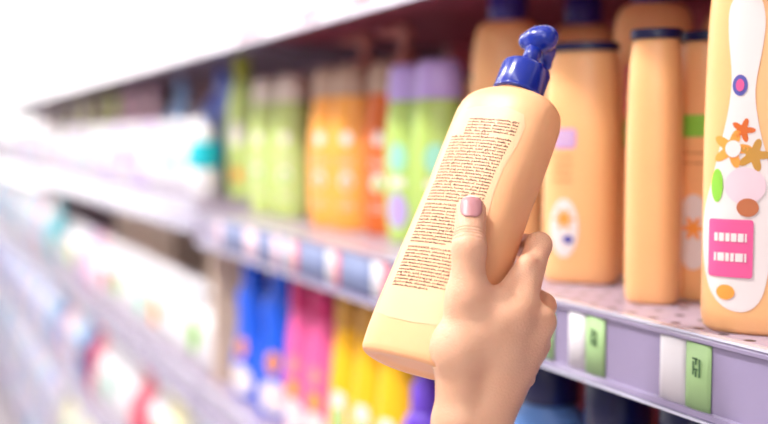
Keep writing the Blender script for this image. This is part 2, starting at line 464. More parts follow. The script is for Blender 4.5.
und = ['at the far end of the main shelf rail', 'under the tall yellow-green bottle', 'under the gap after the tall yellow-green bottle', 'under the left green bottle', 'under the right green bottle',
       'right of the right green bottle', 'halfway between green and orange bottles', 'left of the orange bottles', 'under the orange bottles', 'below the right orange bottle', 'just right of the orange bottles',
       'between the orange and the lavender-capped bottles', 'below the lavender-capped bottles', 'touching the held bottle in view']
cn = dict(tag_pink='pale pink', tag_blue='grey-blue', paper_white='white', tag_red='rose red')
for (a, b, c), uu in zip(segs, und):
    price_tag(a, b, ZM, c, '%s price tag on the rail %s' % (cn[c], uu), G1)
for a, b in ((236, 262), (300, 318), (352, 372)):
    price_tag(a, b, ZT, 'tag_pink', 'pale tag on the top shelf rail, %s' % {236: 'farthest of three', 300: 'middle of three', 352: 'nearest of three'}[a], 'tags on the top shelf rail')

# ------------------------------------------------------------------ bottles of the near bay
PI = math.pi
def place(o, x, y, z, rz, label=None, group=None):
    o.location = (x, y, z); o.rotation_euler = (0, 0, math.radians(rz))
    if label: o['label'] = label
    if group: o['group'] = group
    return o
class Kind:
    def __init__(s, maker): s.maker = maker; s.proto = None
    def put(s, px, xw, z, rz, label, group=None, scale=1.0):
        if s.proto is None: s.proto = s.maker(); o = s.proto
        else: o = dup(s.proto)
        y = on_x(px, xw); place(o, xw, y, z, rz, label, group)
        if scale != 1.0: o.scale = (scale,)*3
        return o
def lines(name, body, x0, x1, zs, h, m, parent, off=0.0008, gaps=5):
    rnd = random.Random(3)
    for z in zs:
        x = x0; mb = MB()
        while x < x1-0.001:
            l = min(rnd.uniform(0.0015, 0.005), x1-x)
            n = 2
            P = [body.front(x+l*i/n, zz, off) for zz in (z, z-h) for i in range(n+1)]
            mb.add(P, [(i, i+1, n+2+i, n+1+i) for i in range(n)])
            x += l+0.0008
        mb.build(name, m, parent)

def flower(name, body, cx, cz, r, m, parent, n=6):
    out = []
    for i in range(60):
        t = 2*PI*i/60; rr = r*(0.72+0.28*math.cos(n*t)); out.append((cx+rr*math.cos(t), cz+rr*math.sin(t)))
    return decal(name, body, out, m, parent, 0.0007, 5, (cx, cz))
peach_short = Body([(0, .029, .019, 2.6), (.003, .0325, .0215, 2.7), (.012, .034, .023, 2.7), (.10, .0345, .0235, 2.6), (.16, .0335, .023, 2.5), (.19, .0315, .021, 2.4), (.202, .0295, .0195, 2.3), (.205, .028, .018, 2.3)])
def short_maker(narrow, label_on):
    def f():
        t = empty('peach_bottle'); tag(t, '', 'bottle')
        B = peach_short if not narrow else Body([(k[0], k[1]*.62, k[2]*.80, k[3]) for k in peach_short.k])
        s = .62 if narrow else 1
        link('bottle_body', B.mesh('bottle_body'), M['peach'], t)
        q = .80 if narrow else 1
        lid = Body([(.205, .030*s, .020*q, 2.4), (.206, .0315*s, .021*q, 2.4), (.2115, .0315*s, .021*q, 2.4), (.2125, .030*s, .020*q, 2.4)])
        link('lid', lid.mesh('lid', 32), M['navy'], t)
        if label_on == 1:
            decal('name_label', B, rrect(-.020, .0, .120, .137), M['print_purple'], t)
            lines('label_text', B, -.017, -.003, (.133, .127), .0022, M['print_white'], t)
            lines('small_print', B, -.021, -.003, (.113, .106, .099, .092), .0013, M['print_brown'], t)
            decal('white_patch', B, ell(-.010, .050, .013, .026), M['print_white'], t)
            flower('printed_flower', B, -.010, .058, .010, M['print_orange'], t)
            decal('printed_swirl', B, ell(-.006, .040, .005, .004), M['print_blue'], t, .0008, 4)
        if label_on == 2:
            decal('green_label', B, rrect(-.016, .016, .130, .147), M['print_green'], t)
            decal('white_patch', B, ell(.0, .055, .015, .030), M['print_white'], t)
            flower('printed_flower', B, .0, .058, .010, M['print_orange'], t)
            lines('small_print', B, -.012, .012, (.118, .110), .0013, M['print_brown'], t)
        return t
    return f
K_B = Kind(short_maker(False, 1)); K_C = Kind(short_maker(True, 0)); K_D = Kind(short_maker(True, 2))
GP = 'peach bottles on the main shelf'
K_B.put(583, .556, ZM, -50, 'peach bottle with a small lilac label right behind the held pump bottle', GP)
K_C.put(655, .538, ZM, -52, 'plain peach bottle with a thin navy lid standing third from the right end', GP)
K_D.put(704, .585, ZM, -62, 'peach bottle with a green label squeezed between two others at the right', GP)

tall = Body([(0, .034, .022, 2.6), (.003, .038, .025, 2.7), (.014, .040, .027, 2.7), (.12, .040, .027, 2.6), (.20, .0385, .026, 2.5), (.238, .035, .024, 2.4), (.250, .030, .021, 2.2), (.254, .022, .018, 2.0)])
def tall_maker(kind):
    def f():
        t = empty('tall_peach_bottle'); tag(t, '', 'bottle')
        link('bottle_body', tall.mesh('bottle_body'), M['peach'], t)
        lathe('cap', [(.018, .252), (.0205, .254), (.0205, .282), (.019, .285)], M['violet_navy'], t)
        if kind == 2:
            decal('pink_label', tall, rrect(-.024, .004, .150, .196), M['print_pink'], t)
            decal('green_label', tall, rrect(-.024, .004, .120, .146), M['print_green'], t)
            lines('label_text', tall, -.020, .0, (.186, .176, .166), .003, M['print_white'], t)
        return t
    return f
K_T = Kind(tall_maker(1)); K_T2 = Kind(tall_maker(2))
GT = 'tall navy-capped peach bottles of the second row'
K_T.put(507, .60, ZM, -40, 'tall peach bottle with navy cap behind the blue pump head', GT)
K_T.put(582, .70, ZM, -40, 'tall navy-capped peach bottle behind the one with the lilac label', GT)
K_T2.put(652, .645, ZM, -40, 'tall navy-capped peach bottle showing a pink and green label behind the plain one', GT)
K_T.put(738, .76, ZM, -40, 'tall navy-capped peach bottle behind the one with the green label', GT)
# large printed bottle at the right edge
def big_maker():
    t = empty('printed_peach_bottle'); tag(t, 'large peach bottle with white floral label and pink badge at the right edge', 'bottle', GP)
    link('bottle_body', tall.mesh('bottle_body', 56), M['peach'], t)
    lathe('cap', [(.018, .252), (.0205, .254), (.0205, .282), (.019, .285)], M['violet_navy'], t)
    ctl = [(-.012, .214), (-.004, .224), (.006, .220), (.010, .206), (.009, .188), (.005, .160), (.008, .136), (.014, .112), (.016, .085), (.016, .050), (.012, .026), (.002, .016), (-.012, .018), (-.022, .030), (-.027, .052), (-.027, .078), (-.022, .100), (-.017, .122), (-.012, .145), (-.010, .168), (-.0125, .195)]
    oo = []; n_ = len(ctl)
    for i in range(n_):
        p0, p1, p2_, p3 = (ctl[(i+q) % n_] for q in (-1, 0, 1, 2))
        for q in range(4):
            u_ = q/4
            oo.append(tuple(.5*(2*p1[c]+(p2_[c]-p0[c])*u_+(2*p0[c]-5*p1[c]+4*p2_[c]-p3[c])*u_**2+(3*p1[c]-p0[c]-3*p2_[c]+p3[c])*u_**3)-(.010 if c == 0 else 0) for c in (0, 1)))
    decal('white_label', tall, oo, M['print_white'], t, .0004, 16)
    decal('emblem_ring', tall, ell(-.0145, .163, .0048, .0068), M['print_blue'], t, .0008, 4)
    decal('emblem', tall, ell(-.0145, .163, .0026, .0040), M['print_pink'], t, .0012, 4)
    flower('printed_flower', tall, -.019, .122, .013, M['print_orange'], t, 5)
    flower('printed_flower', tall, -.005, .118, .011, M['gold'], t, 5)
    flower('printed_flower', tall, -.012, .134, .008, M['deep_orange'], t, 5)
    decal('flower_heart', tall, ell(-.018, .122, .0050, .0055), M['print_white'], t, .0012, 4)
    decal('printed_blossom', tall, ell(-.010, .098, .013, .012), M['tag_pink'], t, .0009, 5)
    decal('printed_leaf', tall, ell(-.028, .098, .004, .011), M['print_green'], t, .0009, 4)
    decal('printed_berry', tall, ell(-.008, .084, .007, .006), M['print_brown'], t, .0011, 4)
    decal('pink_badge', tall, rrect(-.033, -.004, .038, .076, .002), M['print_pink'], t, .0012)
    lines('badge_text', tall, -.029, -.008, (.067, .054), .0055, M['print_white'], t, .0016)
    decal('orange_seal', tall, ell(-.021, .028, .006, .005), M['print_orange'], t, .0010, 4)
    return t
o = big_maker(); place(o, .526, on_x(767, .526), ZM, -50)
K_T.put(835, .66, ZM, -40, 'tall navy-capped peach bottle outside the right edge beside the large printed one', GT)

# lavender capped green bottles
lav = Body([(0, .022, .017, 2.3), (.003, .026, .020, 2.4), (.03, .029, .022, 2.4), (.09, .032, .023, 2.4), (.13, .031, .022, 2.4), (.172, .027, .019, 2.3), (.174, .026, .018, 2.3)])
def lav_maker():
    t = empty('green_bottle'); tag(t, '', 'bottle')
    link('bottle_body', lav.mesh('bottle_body'), M['lime'], t)
    link('cap', Body([(.1745, .0275, .0195, 2.3), (.177, .0285, .0205, 2.3), (.210, .0265, .019, 2.3), (.2175, .024, .017, 2.2), (.2195, .019, .014, 2.2)]).mesh('cap', 36), M['lavender'], t)
    decal('white_label', lav, ell(0, .105, .014, .018), M['print_teal'], t)
    decal('lilac_blossom', lav, ell(0, .040, .015, .022), M['lavender'], t)
    decal('printed_band', lav, rrect(-.013, .013, .070, .080, .002), M['print_white'], t)
    return t
K_F = Kind(lav_maker)
GL = 'lavender-capped green bottles on the main shelf'
K_F.put(409, .578, ZM, -66, 'left one of two green bottles with lavender caps', GL)
K_F.put(440, .578, ZM, -40, 'right one of two green bottles with lavender caps, beside the held bottle', GL)
K_T3 = Kind(lambda: short_maker(True, 0)())
o = K_C.put(474, .70, ZM, -40, 'navy-lidded bottle in the dark gap right of the lavender-capped bottles', GP)

# orange and green shampoo bottles with curved caps
leafy = Body([(0, .024, .016, 2.2), (.004, .028, .019, 2.3), (.04, .033, .022, 2.3), (.10, .033, .022, 2.3), (.15, .029, .019, 2.2), (.185, .024, .016, 2.2), (.187, .023, .0155, 2.2)])
def leafy_maker(bodym, capm, name):
    def f():
        t = empty(name); tag(t, '', 'bottle')
        link('bottle_body', leafy.mesh('bottle_body'), M[bodym], t)
        link('cap', Body([(.1875, .0245, .0165, 2.2), (.19, .0250, .017, 2.2), (.215, .0235, .016, 2.2), (.227, .019, .013, 2.1), (.230, .012, .009, 2.0)]).mesh('cap', 36), M[capm], t)
        decal('upper_label', leafy, ell(0, .128, .008, .010), M['print_white'], t)
        decal('lower_label', leafy, ell(0, .070, .010, .013), M['print_white'], t)
        lines('label_text', leafy, -.012, .012, (.100, .094, .040, .034), .002, M['print_white'], t)
        decal('printed_fruit', leafy, ell(.001, .067, .006, .007), M['print_orange' if bodym == 'orange' else 'print_green'], t, .0008, 4)
        return t
    return f
K_O = Kind(leafy_maker('orange', 'taupe', 'orange_bottle')); K_DO = Kind(leafy_maker('deep_orange', 'taupe', 'orange_bottle'))
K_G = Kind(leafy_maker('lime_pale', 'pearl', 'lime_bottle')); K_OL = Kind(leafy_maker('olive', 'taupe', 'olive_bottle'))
GO = 'orange bottles on the main shelf'; GG = 'green bottles on the main shelf'
K_O.put(329, .568, ZM, -62, 'left one of two bright orange bottles with white print', GO)
K_O.put(352, .575, ZM, -45, 'right one of two bright orange bottles with white print', GO)
K_DO.put(386, .590, ZM, -55, 'darker orange bottle between the bright orange and the lavender-capped bottles', GO)
K_G.put(266, .572, ZM, -62, 'middle green bottle with a pale cap, left of its twin', GG)
K_G.put(291, .578, ZM, -48, 'right green bottle with a pale cap, nearest the orange bottles', GG)
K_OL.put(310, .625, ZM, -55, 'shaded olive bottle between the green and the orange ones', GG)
# tall yellow green bottle
def tg():
    t = empty('yellow_green_bottle'); tag(t, '', 'bottle')
    Bd = Body([(0, .024, .018, 2.2), (.004, .028, .021, 2.3), (.10, .031, .022, 2.3), (.18, .027, .02, 2.2), (.212, .020, .017, 2.1), (.216, .017, .015, 2.0)])
    link('bottle_body', Bd.mesh('bottle_body'), M['lime_pale'], t)
    link('cap', Body([(.2165, .0165, .0155, 2.0), (.219, .0175, .0165, 2.0), (.255, .0165, .0155, 2.0), (.262, .013, .012, 2.0)]).mesh('cap', 28), M['olive'], t)
    decal('orange_spot', Bd, ell(0, .045, .012, .012), M['print_orange'], t)
    decal('pale_label', Bd, ell(0, .12, .014, .022), M['print_white'], t)
    return t
Kind(tg).put(243, .580, ZMF, -50, 'tall yellow-green bottle, leftmost on the near part of the main shelf', GG)
# pump bottles of the second row
def pump_maker():
    t = empty('orange_pump_bottle'); tag(t, '', 'bottle')
    Bd = Body([(0, .030, .022, 2.3), (.004, .034, .025, 2.4), (.12, .036, .026, 2.4), (.19, .033, .024, 2.3), (.215, .024, .020, 2.1), (.222, .016, .015, 2.0)])
    link('bottle_body', Bd.mesh('bottle_body'), M['deep_orange'], t)
    lathe('collar', [(.0165, .2225), (.0175, .2245), (.0175, .243), (.0155, .247)], M['pink_cap'], t)
    lathe('pump_stem', [(.0075, .2475), (.0075, .268)], M['pink_cap'], t, 16)
    V = lambda P: smin(sd_cap(P, (0, 0, .274), (0, -.004, .280), .0135, .012), sd_cap(P, (0, -.004, .279), (0, -.034, .275), .008, .005), .006)
    sdf_object('pump_head', V, (-.018, -.045, .255), (.018, .018, .296), .0022, M['pink_cap'], t)
    return t
K_P = Kind(pump_maker)
K_P.put(366, .634, ZM, -100, 'orange bottle with a dusty pink pump behind the bright orange pair', 'pump bottles of the second row', .985)
K_P.put(405, .634, ZM, -100, 'orange bottle with a dusty pink pump behind the lavender caps', 'pump bottles of the second row', .985)

# ------------------------------------------------------------------ bottles of the lower shelf, near bay
blueB = Body([(0, .040, .022, 2.4), (.004, .046, .027, 2.5), (.05, .048, .030, 2.5), (.10, .038, .026, 2.4), (.135, .033, .024, 2.3), (.165, .036, .025, 2.3), (.185, .030, .022, 2.2), (.196, .021, .018, 2.0), (.198, .019, .018, 2.0)])
def blue_maker():
    t = empty('blue_detergent_bottle'); tag(t, '', 'bottle')
    link('bottle_body', blueB.mesh('bottle_body'), M['royal'], t)
    lathe('cap', [(.0195, .1985), (.021, .201), (.020, .226), (.0175, .229)], M['royal'], t, 36, 18, .04)
    decal('white_label', blueB, ell(0, .035, .030, .026), M['print_white'], t)
    decal('orange_badge', blueB, ell(0, .088, .014, .017), M['print_orange'], t)
    decal('badge_center', blueB, ell(0, .088, .008, .009), M['print_brown'], t, .0009, 4)
    return t
K_BL = Kind(blue_maker)
K_BL.put(254, .530, Z2, -75, 'royal blue detergent bottle on the lower shelf, left of its twin', 'blue detergent bottles')
K_BL.put(283, .535, Z2, -60, 'royal blue detergent bottle on the lower shelf beside the pink bottles', 'blue detergent bottles')
pinkB = Body([(0, .028, .018, 2.3), (.004, .033, .022, 2.4), (.06, .034, .023, 2.4), (.12, .030, .020, 2.3), (.165, .024, .017, 2.2), (.180, .0205, .0165, 2.1), (.182, .019, .016, 2.1)])
def cap_bottle(name, bodym, capm, deco):
    def f():
        t = empty(name); tag(t, '', 'bottle')
        link('bottle_body', pinkB.mesh('bottle_body'), M[bodym], t)
        link('cap', Body([(.1825, .0205, .0170, 2.2), (.185, .0215, .018, 2.2), (.224, .0195, .0165, 2.2), (.229, .016, .013, 2.1)]).mesh('cap', 32), M[capm], t)
        if deco == 'pink':
            decal('white_label', pinkB, ell(0, .030, .023, .026), M['print_white'], t)
            flower('printed_flower', pinkB, 0, .105, .016, M['pink_cap'], t, 5)
            decal('orange_badge', pinkB, ell(0, .070, .013, .014), M['print_orange'], t)
        elif deco == 'yellow':
            decal('white_label', pinkB, rrect(-.014, .014, .030, .100, .010), M['print_white'], t)
            decal('green_stripe', pinkB, rrect(-.008, .008, .040, .080, .004), M['print_green'], t, .0008)
            decal('label_base', pinkB, ell(0, .018, .018, .009), M['print_teal'], t)
        else:
            decal('pale_label', pinkB, ell(0, .085, .020, .03), M['pack_sky'], t)
        return t
    return f
K_PK = Kind(cap_bottle('pink_bottle', 'magenta', 'wine', 'pink'))
K_PK.put(303, .530, Z2, -68, 'pink bottle with a wine red cap on the lower shelf, next to the blue ones', 'pink bottles')
K_PK.put(325, .530, Z2, -68, 'pink bottle with a wine red cap on the lower shelf, next to the yellow ones', 'pink bottles')
K_Y = Kind(cap_bottle('yellow_bottle', 'yellow', 'gold', 'yellow'))
for px, l in ((350, 'yellow bottle with gold cap on the lower shelf, leftmost of its row'), (374, 'yellow bottle on the lower shelf, second from the left of its row'), (400, 'yellow bottle on the lower shelf just left of the small purple bottle'), (517, 'yellow bottle on the lower shelf seen right beside the wrist')):
    K_Y.put(px, .62 if px > 500 else .535, Z2, -72, l, 'yellow bottles')
# small purple bottle
def pur():
    t = empty('purple_bottle'); tag(t, '', 'bottle')
    Bd = Body([(0, .026, .018, 2.3), (.004, .029, .021, 2.4), (.09, .029, .021, 2.4), (.115, .022, .018, 2.2), (.122, .016, .015, 2.0)])
    link('bottle_body', Bd.mesh('bottle_body'), M['purple'], t)
    lathe('cap', [(.0155, .1225), (.0165, .125), (.0155, .152), (.010, .160), (.007, .170), (.004, .172)], M['purple'], t)
    decal('label', Bd, ell(0, .06, .018, .03), M['lavender'], t)
    return t
Kind(pur).put(426, .535, Z2, -45, 'small purple bottle under the base of the held bottle')
# wide blue bottles under the rail at the right
wideB = Body([(0, .040, .026, 2.4), (.004, .046, .031, 2.5), (.08, .047, .032, 2.5), (.15, .044, .030, 2.4), (.175, .036, .026, 2.2), (.184, .026, .023, 2.0), (.186, .025, .022, 2.0)])
def wide():
    t = empty('pale_blue_bottle'); tag(t, '', 'bottle')
    link('bottle_body', wideB.mesh('bottle_body'), M['steel_blue'], t)
    lathe('cap', [(.0255, .1865), (.0275, .189), (.0265, .226), (.024, .229)], M['navy'], t, 40, 20, .03)
    decal('white_label', wideB, ell(0, .115, .03, .03), M['pack_sky'], t)
    decal('label_print', wideB, ell(0, .115, .018, .014), M['pack_blue'], t, .0008, 4)
    return t
K_W = Kind(wide)
for px, l in ((552, 'steel blue bottle with a navy cap directly right of the wrist'), (622, 'steel blue bottle under the rail, second right of the wrist'), (702, 'steel blue bottle under the rail, third right of the wrist'), (800, 'steel blue bottle in the shadow at the lower right corner')):
    K_W.put(px, .545, Z2, -55, l, 'navy-capped steel blue bottles')

# ------------------------------------------------------------------ soft packs of the far bays
def pack_mesh(name, wy, dx, h, seed, puff=1.0):
    """pillow pack standing on its base, crimped seam across the top; front faces -x"""
    rnd = random.Random(seed); vs = []; fs = []; n = 28; m = 12
    for j in range(m+1):
        t = j/m; z = h*t
        k = (math.sin(PI*min(1, t*1.15+0.16)))**0.5 if t < 0.86 else max(0.10, 1-((t-0.62)/0.38)**2)
        k = max(k, .1)
        for i in range(n):
            a = 2*PI*i/n; c, s_ = math.cos(a), math.sin(a); e = 2/3.2
            yy = wy/2*abs(c)**e*math.copysign(1, c)*(0.94+0.06*k)*(1 if t > .02 else .92)
            xx = dx/2*abs(s_)**e*math.copysign(1, s_)*k*(1+0.03*rnd.uniform(-1, 1))
            vs.append((xx, yy*(1-0.10*max(0, (t-.8)/.2)), z))
    for j in range(m):
        for i in range(n): fs.append((j*n+i, j*n+(i+1) % n, (j+1)*n+(i+1) % n, (j+1)*n+i))
    fs.append(tuple(range(n))[::-1]); fs.append(tuple(m*n+i for i in range(n)))
    return mesh(name, vs, fs)
def pack_label(name, wy, dx, h, zc, ry, rz_, m, parent, yc=0.0):
    vs = [(-dx/2*1.05, yc, zc)]; fs = []; n = 20
    for r in (0.5, 1.0):
        for i in range(n):
            a = 2*PI*i/n; yy = yc+ry*math.cos(a)*r
            vs.append((-dx/2*1.05*(1-0.15*(abs(yy)/(wy/2))**2), yy, zc+rz_*math.sin(a)*r))
    for i in range(n): fs.append((0, 1+i, 1+(i+1) % n)); fs.append((1+i, 1+n+i, 1+n+(i+1) % n, 1+(i+1) % n))
    return link(name, mesh(name, vs, fs), M[m], parent)
_pk = {}
def pack(main, spot, size, x, y, z, label, group, rz=0, tilt=0, cat='pack'):
    key = (main, spot, size)
    if key not in _pk:
        wy, dx, h = size
        t = empty('soft_pack'); tag(t, label, cat, group)
        link('bag', pack_mesh('bag', wy, dx, h, 3), M[main], t)
        if spot: pack_label('printed_patch', wy, dx, h, h*.45, wy*.26, h*.2, spot, t)
        _pk[key] = t; o = t
    else:
        o = dup(_pk[key]); tag(o, label, cat, group)
    o.location = (x, y, z); o.rotation_euler = (math.radians(tilt), 0, math.radians(rz)); return o
rr = random.Random(11)
cname = dict(pack_white='white', pack_lilac='pale lilac', pack_pink='pale pink', pack_rose='rose red', pack_cream='cream', pack_sky='sky blue', pack_blue='blue', pack_navy='navy blue', pack_aqua='aqua', pack_lime='lime yellow', pack_orange='orange')
spn = dict(print_teal='mint patch', print_pink='pink patch', pack_sky='sky blue patch', print_green='green patch', print_orange='orange patch', pack_rose='red patch', pack_blue='blue patch', pack_navy='navy patch', pack_white='white patch')
spn[None] = 'no print'
ORD = 'first second third fourth fifth sixth seventh eighth ninth tenth eleventh twelfth thirteenth fourteenth fifteenth sixteenth seventeenth eighteenth nineteenth twentieth'.split()
ORD += ['twenty-'+q for q in ORD[:9]]+['thirtieth']+['thirty-'+q for q in ORD[:9]]+['fortieth']+['forty-'+q for q in ORD[:9]]+['fiftieth']
def row(y0, y1, pitch, x, z, size, pattern, where, group, jit=.004):
    y = y0; k = 0
    while y < y1:
        main, spot = pattern[k] if k < len(pattern) else pattern[k % len(pattern)]
        if not (BAY+2.06 < y < BAY+2.15) and not (BAY+4.12 < y < BAY+4.29) and not (z < .2 and abs(y-BAY) < .11):
            pack(main, spot, size, x+rr.uniform(-jit, jit), y, z+.0005, '%s soft pack, %s, %s, %s from near end' % (cname[main], spn[spot], where, ORD[k]), group, rr.uniform(-5, 5), 0)
        y += pitch; k += 1
# main shelf, middle and far bays
W = 'pack_white'
row(BAY+.235, 7.9, .135, .535, ZMF, (.118, .085, .150), [(W, 'pack_sky'), (W, 'print_teal'), (W, None), ('pack_lilac', 'pack_sky'), (W, 'print_pink'), (W, 'pack_sky'), ('pack_lilac', None), (W, 'print_pink')], 'main shelf front row', 'soft packs in front on the main shelf', .003)
# second layer behind: taller coloured packs leaning
for px, c, s, tl, l in ((232, 'pack_blue', 'pack_navy', 28, 'dark blue leaning pack nearest the yellow-green bottle'), (208, 'pack_blue', 'pack_sky', 30, 'blue leaning pack behind the white packs, second from the yellow-green bottle'),
                        (176, 'pack_sky', 'pack_blue', 32, 'light blue leaning pack behind the white packs'), (152, 'pack_pink', None, 4, 'pink upright pack behind the white packs'), (133, 'pack_pink', 'print_pink', 2, 'second pink upright pack behind the white packs, farther away'),
                        (114, 'pack_lime', None, 0, 'lime yellow pack behind the white packs'), (100, 'pack_lime', 'print_green', 0, 'lime yellow pack with green print behind the white packs'), (86, 'pack_cream', None, 0, 'cream pack behind the white packs in the glare'),
                        (72, 'pack_cream', 'print_orange', 0, 'cream pack with an orange patch in the glare'), (58, 'pack_cream', 'print_green', 0, 'cream pack with a green patch in the glare')):
    y = on_x(px, .63)
    if BAY+2.0 < y < BAY+2.12: y = BAY+1.98
    if BAY+2.12 <= y < BAY+2.2: y = BAY+2.22
    pack(c, s, (.11, .08, .250), .63, y, ZMF+(.028 if tl > 5 else .001), l, 'taller packs behind on the main shelf', rr.uniform(-8, 8), tl)
# teal jar at the near end
def jar():
    t = empty('teal_jar'); tag(t, 'small white jar with a teal shoulder at the end of the middle bay', 'jar')
    lathe('jar_body', [(.022, 0), (.027, .003), (.028, .05), (.028, .056)], M['white'], t)
    lathe('teal_band', [(.0285, .0565), (.029, .060), (.029, .098), (.026, .104)], M['teal'], t)
    lathe('lid', [(.018, .1045), (.020, .107), (.020, .128), (.016, .132)], M['white'], t)
    return t
t = jar(); t.location = (.512, BAY+.10, ZMF)
# second shelf packs
P2 = [(W, 'print_green'), (W, None), (W, 'print_orange'), (W, 'print_teal'), (W, None), (W, 'print_green'), (W, 'pack_rose'), (W, None), ('pack_pink', None), ('pack_lilac', 'pack_rose')]
row(BAY+.085, BAY+2.0, .150, .535, Z2, (.140, .105, .155), P2, 'second shelf, middle bay', 'soft packs on the second shelf')
row(BAY+2.2, 7.9, .150, .535, Z2, (.140, .105, .215), [('pack_aqua', None), (W, 'pack_sky'), ('pack_orange', W), ('pack_sky', W), ('pack_lilac', None), (W, 'pack_sky'), (W, None)], 'second shelf, far bays', 'soft packs on the second shelf')
# cardboard boxes behind
def cbox():
    t = empty('cardboard_box'); tag(t, '', 'box', 'cardboard boxes on the second shelf')
    MB().box(-.09, .09, -.12, .12, 0, .26).build('carton', M['cardboard'], t, .002)
    MB().box(-.0908, -.0903, -.02, .02, .001, .259).build('tape', M['taupe'], t)
    return t
kb = cbox(); kb['label'] = 'beige cardboard box behind the white packs, nearest the divider'; kb.location = (.72, BAY+.16, Z2+.001)
k2 = dup(kb); k2['label'] = 'beige cardboard box behind the white packs, second from the divider'; k2.location = (.72, BAY+.42, Z2+.001)
for dy, l in ((.98, 'beige cardboard box behind the white packs, third from the divider'), (1.25, 'beige cardboard box behind the white packs, fourth from the divider'), (1.52, 'beige cardboard box behind the white packs, farthest from the divider')):
    k3 = dup(kb); k3['label'] = l; k3.location = (.72, BAY+dy, Z2+.001)
# third and fourth shelves
P3 = [('pack_sky', W), (W, 'pack_sky'), ('pack_cream', 'print_orange'), (W, 'pack_rose'), ('pack_rose', None), (W, None), (W, 'print_teal'), (W, None), ('pack_rose', 'pack_navy'), ('pack_navy', 'pack_rose'), ('pack_sky', W), (W, 'pack_sky'), ('pack_pink', 'pack_rose'), ('pack_rose', W), ('pack_aqua', None)]
row(.95, BAY-.1, .150, .535, Z3, (.140, .105, .20), [('pack_orange', None), ('pack_sky', W), ('pack_navy', None), ('pack_sky', None), (W, 'print_orange')], 'third shelf, near bay', 'soft packs on the third shelf')
row(BAY+.085, BAY+2.0, .150, .535, Z3, (.140, .105, .20), P3, 'third shelf, middle bay', 'soft packs on the third shelf')
row(BAY+2.2, 7.9, .150, .535, Z3, (.140, .105, .20), [('pack_sky', W), (W, None), ('pack_lilac', None)], 'third shelf, far bays', 'soft packs on the third shelf')
P4 = [(W, 'print_teal'), ('pack_cream', 'print_green'), (W, 'print_teal'), ('pack_cream', None), (W, None), ('pack_cream', 'print_green'), ('pack_sky', W), ('pack_sky', None), (W, 'pack_blue')]
row(.95, BAY-.1, .150, .535, Z4, (.140, .105, .22), [(W, None), (W, 'print_teal')], 'fourth shelf, near bay', 'soft packs on the fourth shelf')
row(BAY+.085, BAY+2.0, .150, .535, Z4, (.140, .105, .22), P4, 'fourth shelf, middle bay', 'soft packs on the fourth shelf')
row(BAY+2.2, 7.9, .150, .535, Z4, (.140, .105, .22), [(W, 'pack_sky'), ('pack_lilac', W), ('pack_sky', W), (W, None)], 'fourth shelf, far bays', 'soft packs on the fourth shelf')
row(.95, 7.6, .2, .56, .1005, (.18, .12, .20), [('pack_sky', W), (W, 'pack_sky'), ('pack_lilac', None), (W, None)], 'bottom tier', 'soft packs on the bottom tier')

# ------------------------------------------------------------------ the held pump bottle
def cv(v): return right*v[0]+up*v[1]-fwd*v[2]          # camera axes (x right, y up, z towards the viewer) to world
AX = Vector((.358, .884, -.300)).normalized()
UX = Vector((.766, -.0946, .6356)); UX = (UX-AX*UX.dot(AX)).normalized()
NX = UX.cross(AX)
wu, wn, wa = cv(UX).normalized(), cv(NX).normalized(), cv(AX).normalized()
HS = 0.88                     # real size of bottle and hand relative to the measures below
H0 = camP(417, 361, .727)
HM = Matrix.Translation(H0) @ Matrix((wu, -wn, wa)).transposed().to_4x4()   # local x = width, -y = front, z = up the bottle
hb = bpy.data.objects.new('pump_bottle', None); COL.objects.link(hb); hb.matrix_world = Matrix.Translation(camP(417, 361, .727*HS)) @ Matrix((wu, -wn, wa)).transposed().to_4x4() @ Matrix.Scale(HS, 4); hb.empty_display_size = .02
tag(hb, 'pale peach pump bottle with blue pump and printed back text held up by the hand', 'bottle')
HB = Body([(-.005, .0385, .0235, 2.6), (-.0035, .0405, .0252, 2.7), (0, .0415, .0262, 2.8), (.02, .0425, .027, 2.8), (.08, .0415, .0262, 2.7), (.125, .0402, .0258, 2.7), (.165, .0412, .0258, 2.6),
           (.188, .0410, .0252, 2.6), (.198, .0395, .0242, 2.5), (.2045, .0350, .0220, 2.4), (.2088, .0275, .0185, 2.2), (.2112, .0185, .0160, 2.0), (.2145, .0165, .0160, 2.0)])
link('bottle_body', HB.mesh('bottle_body', 96, .002), M['peach_held'], hb)
# slightly paler printed panel that follows the waist of the bottle
pan = []
for x, z in ((-.031, .022), (-.015, .019), (.005, .0185), (.022, .020), (.0325, .024), (.033, .045), (.032, .070), (.030, .095), (.0275, .120), (.0278, .140), (.031, .160), (.0315, .175), (.028, .184), (.015, .1875), (.0, .188), (-.013, .187), (-.025, .184), (-.030, .177), (-.0305, .150), (-.0305, .120), (-.031, .09), (-.0315, .06)):
    pan.append((x, z))
p2 = []
for i in range(len(pan)):
    a, b2 = pan[i], pan[(i+1) % len(pan)]; p2 += [a, ((a[0]+b2[0])/2, (a[1]+b2[1])/2)]
decal('label_panel', HB, p2, M['peach_label'], hb, .00032, 40)
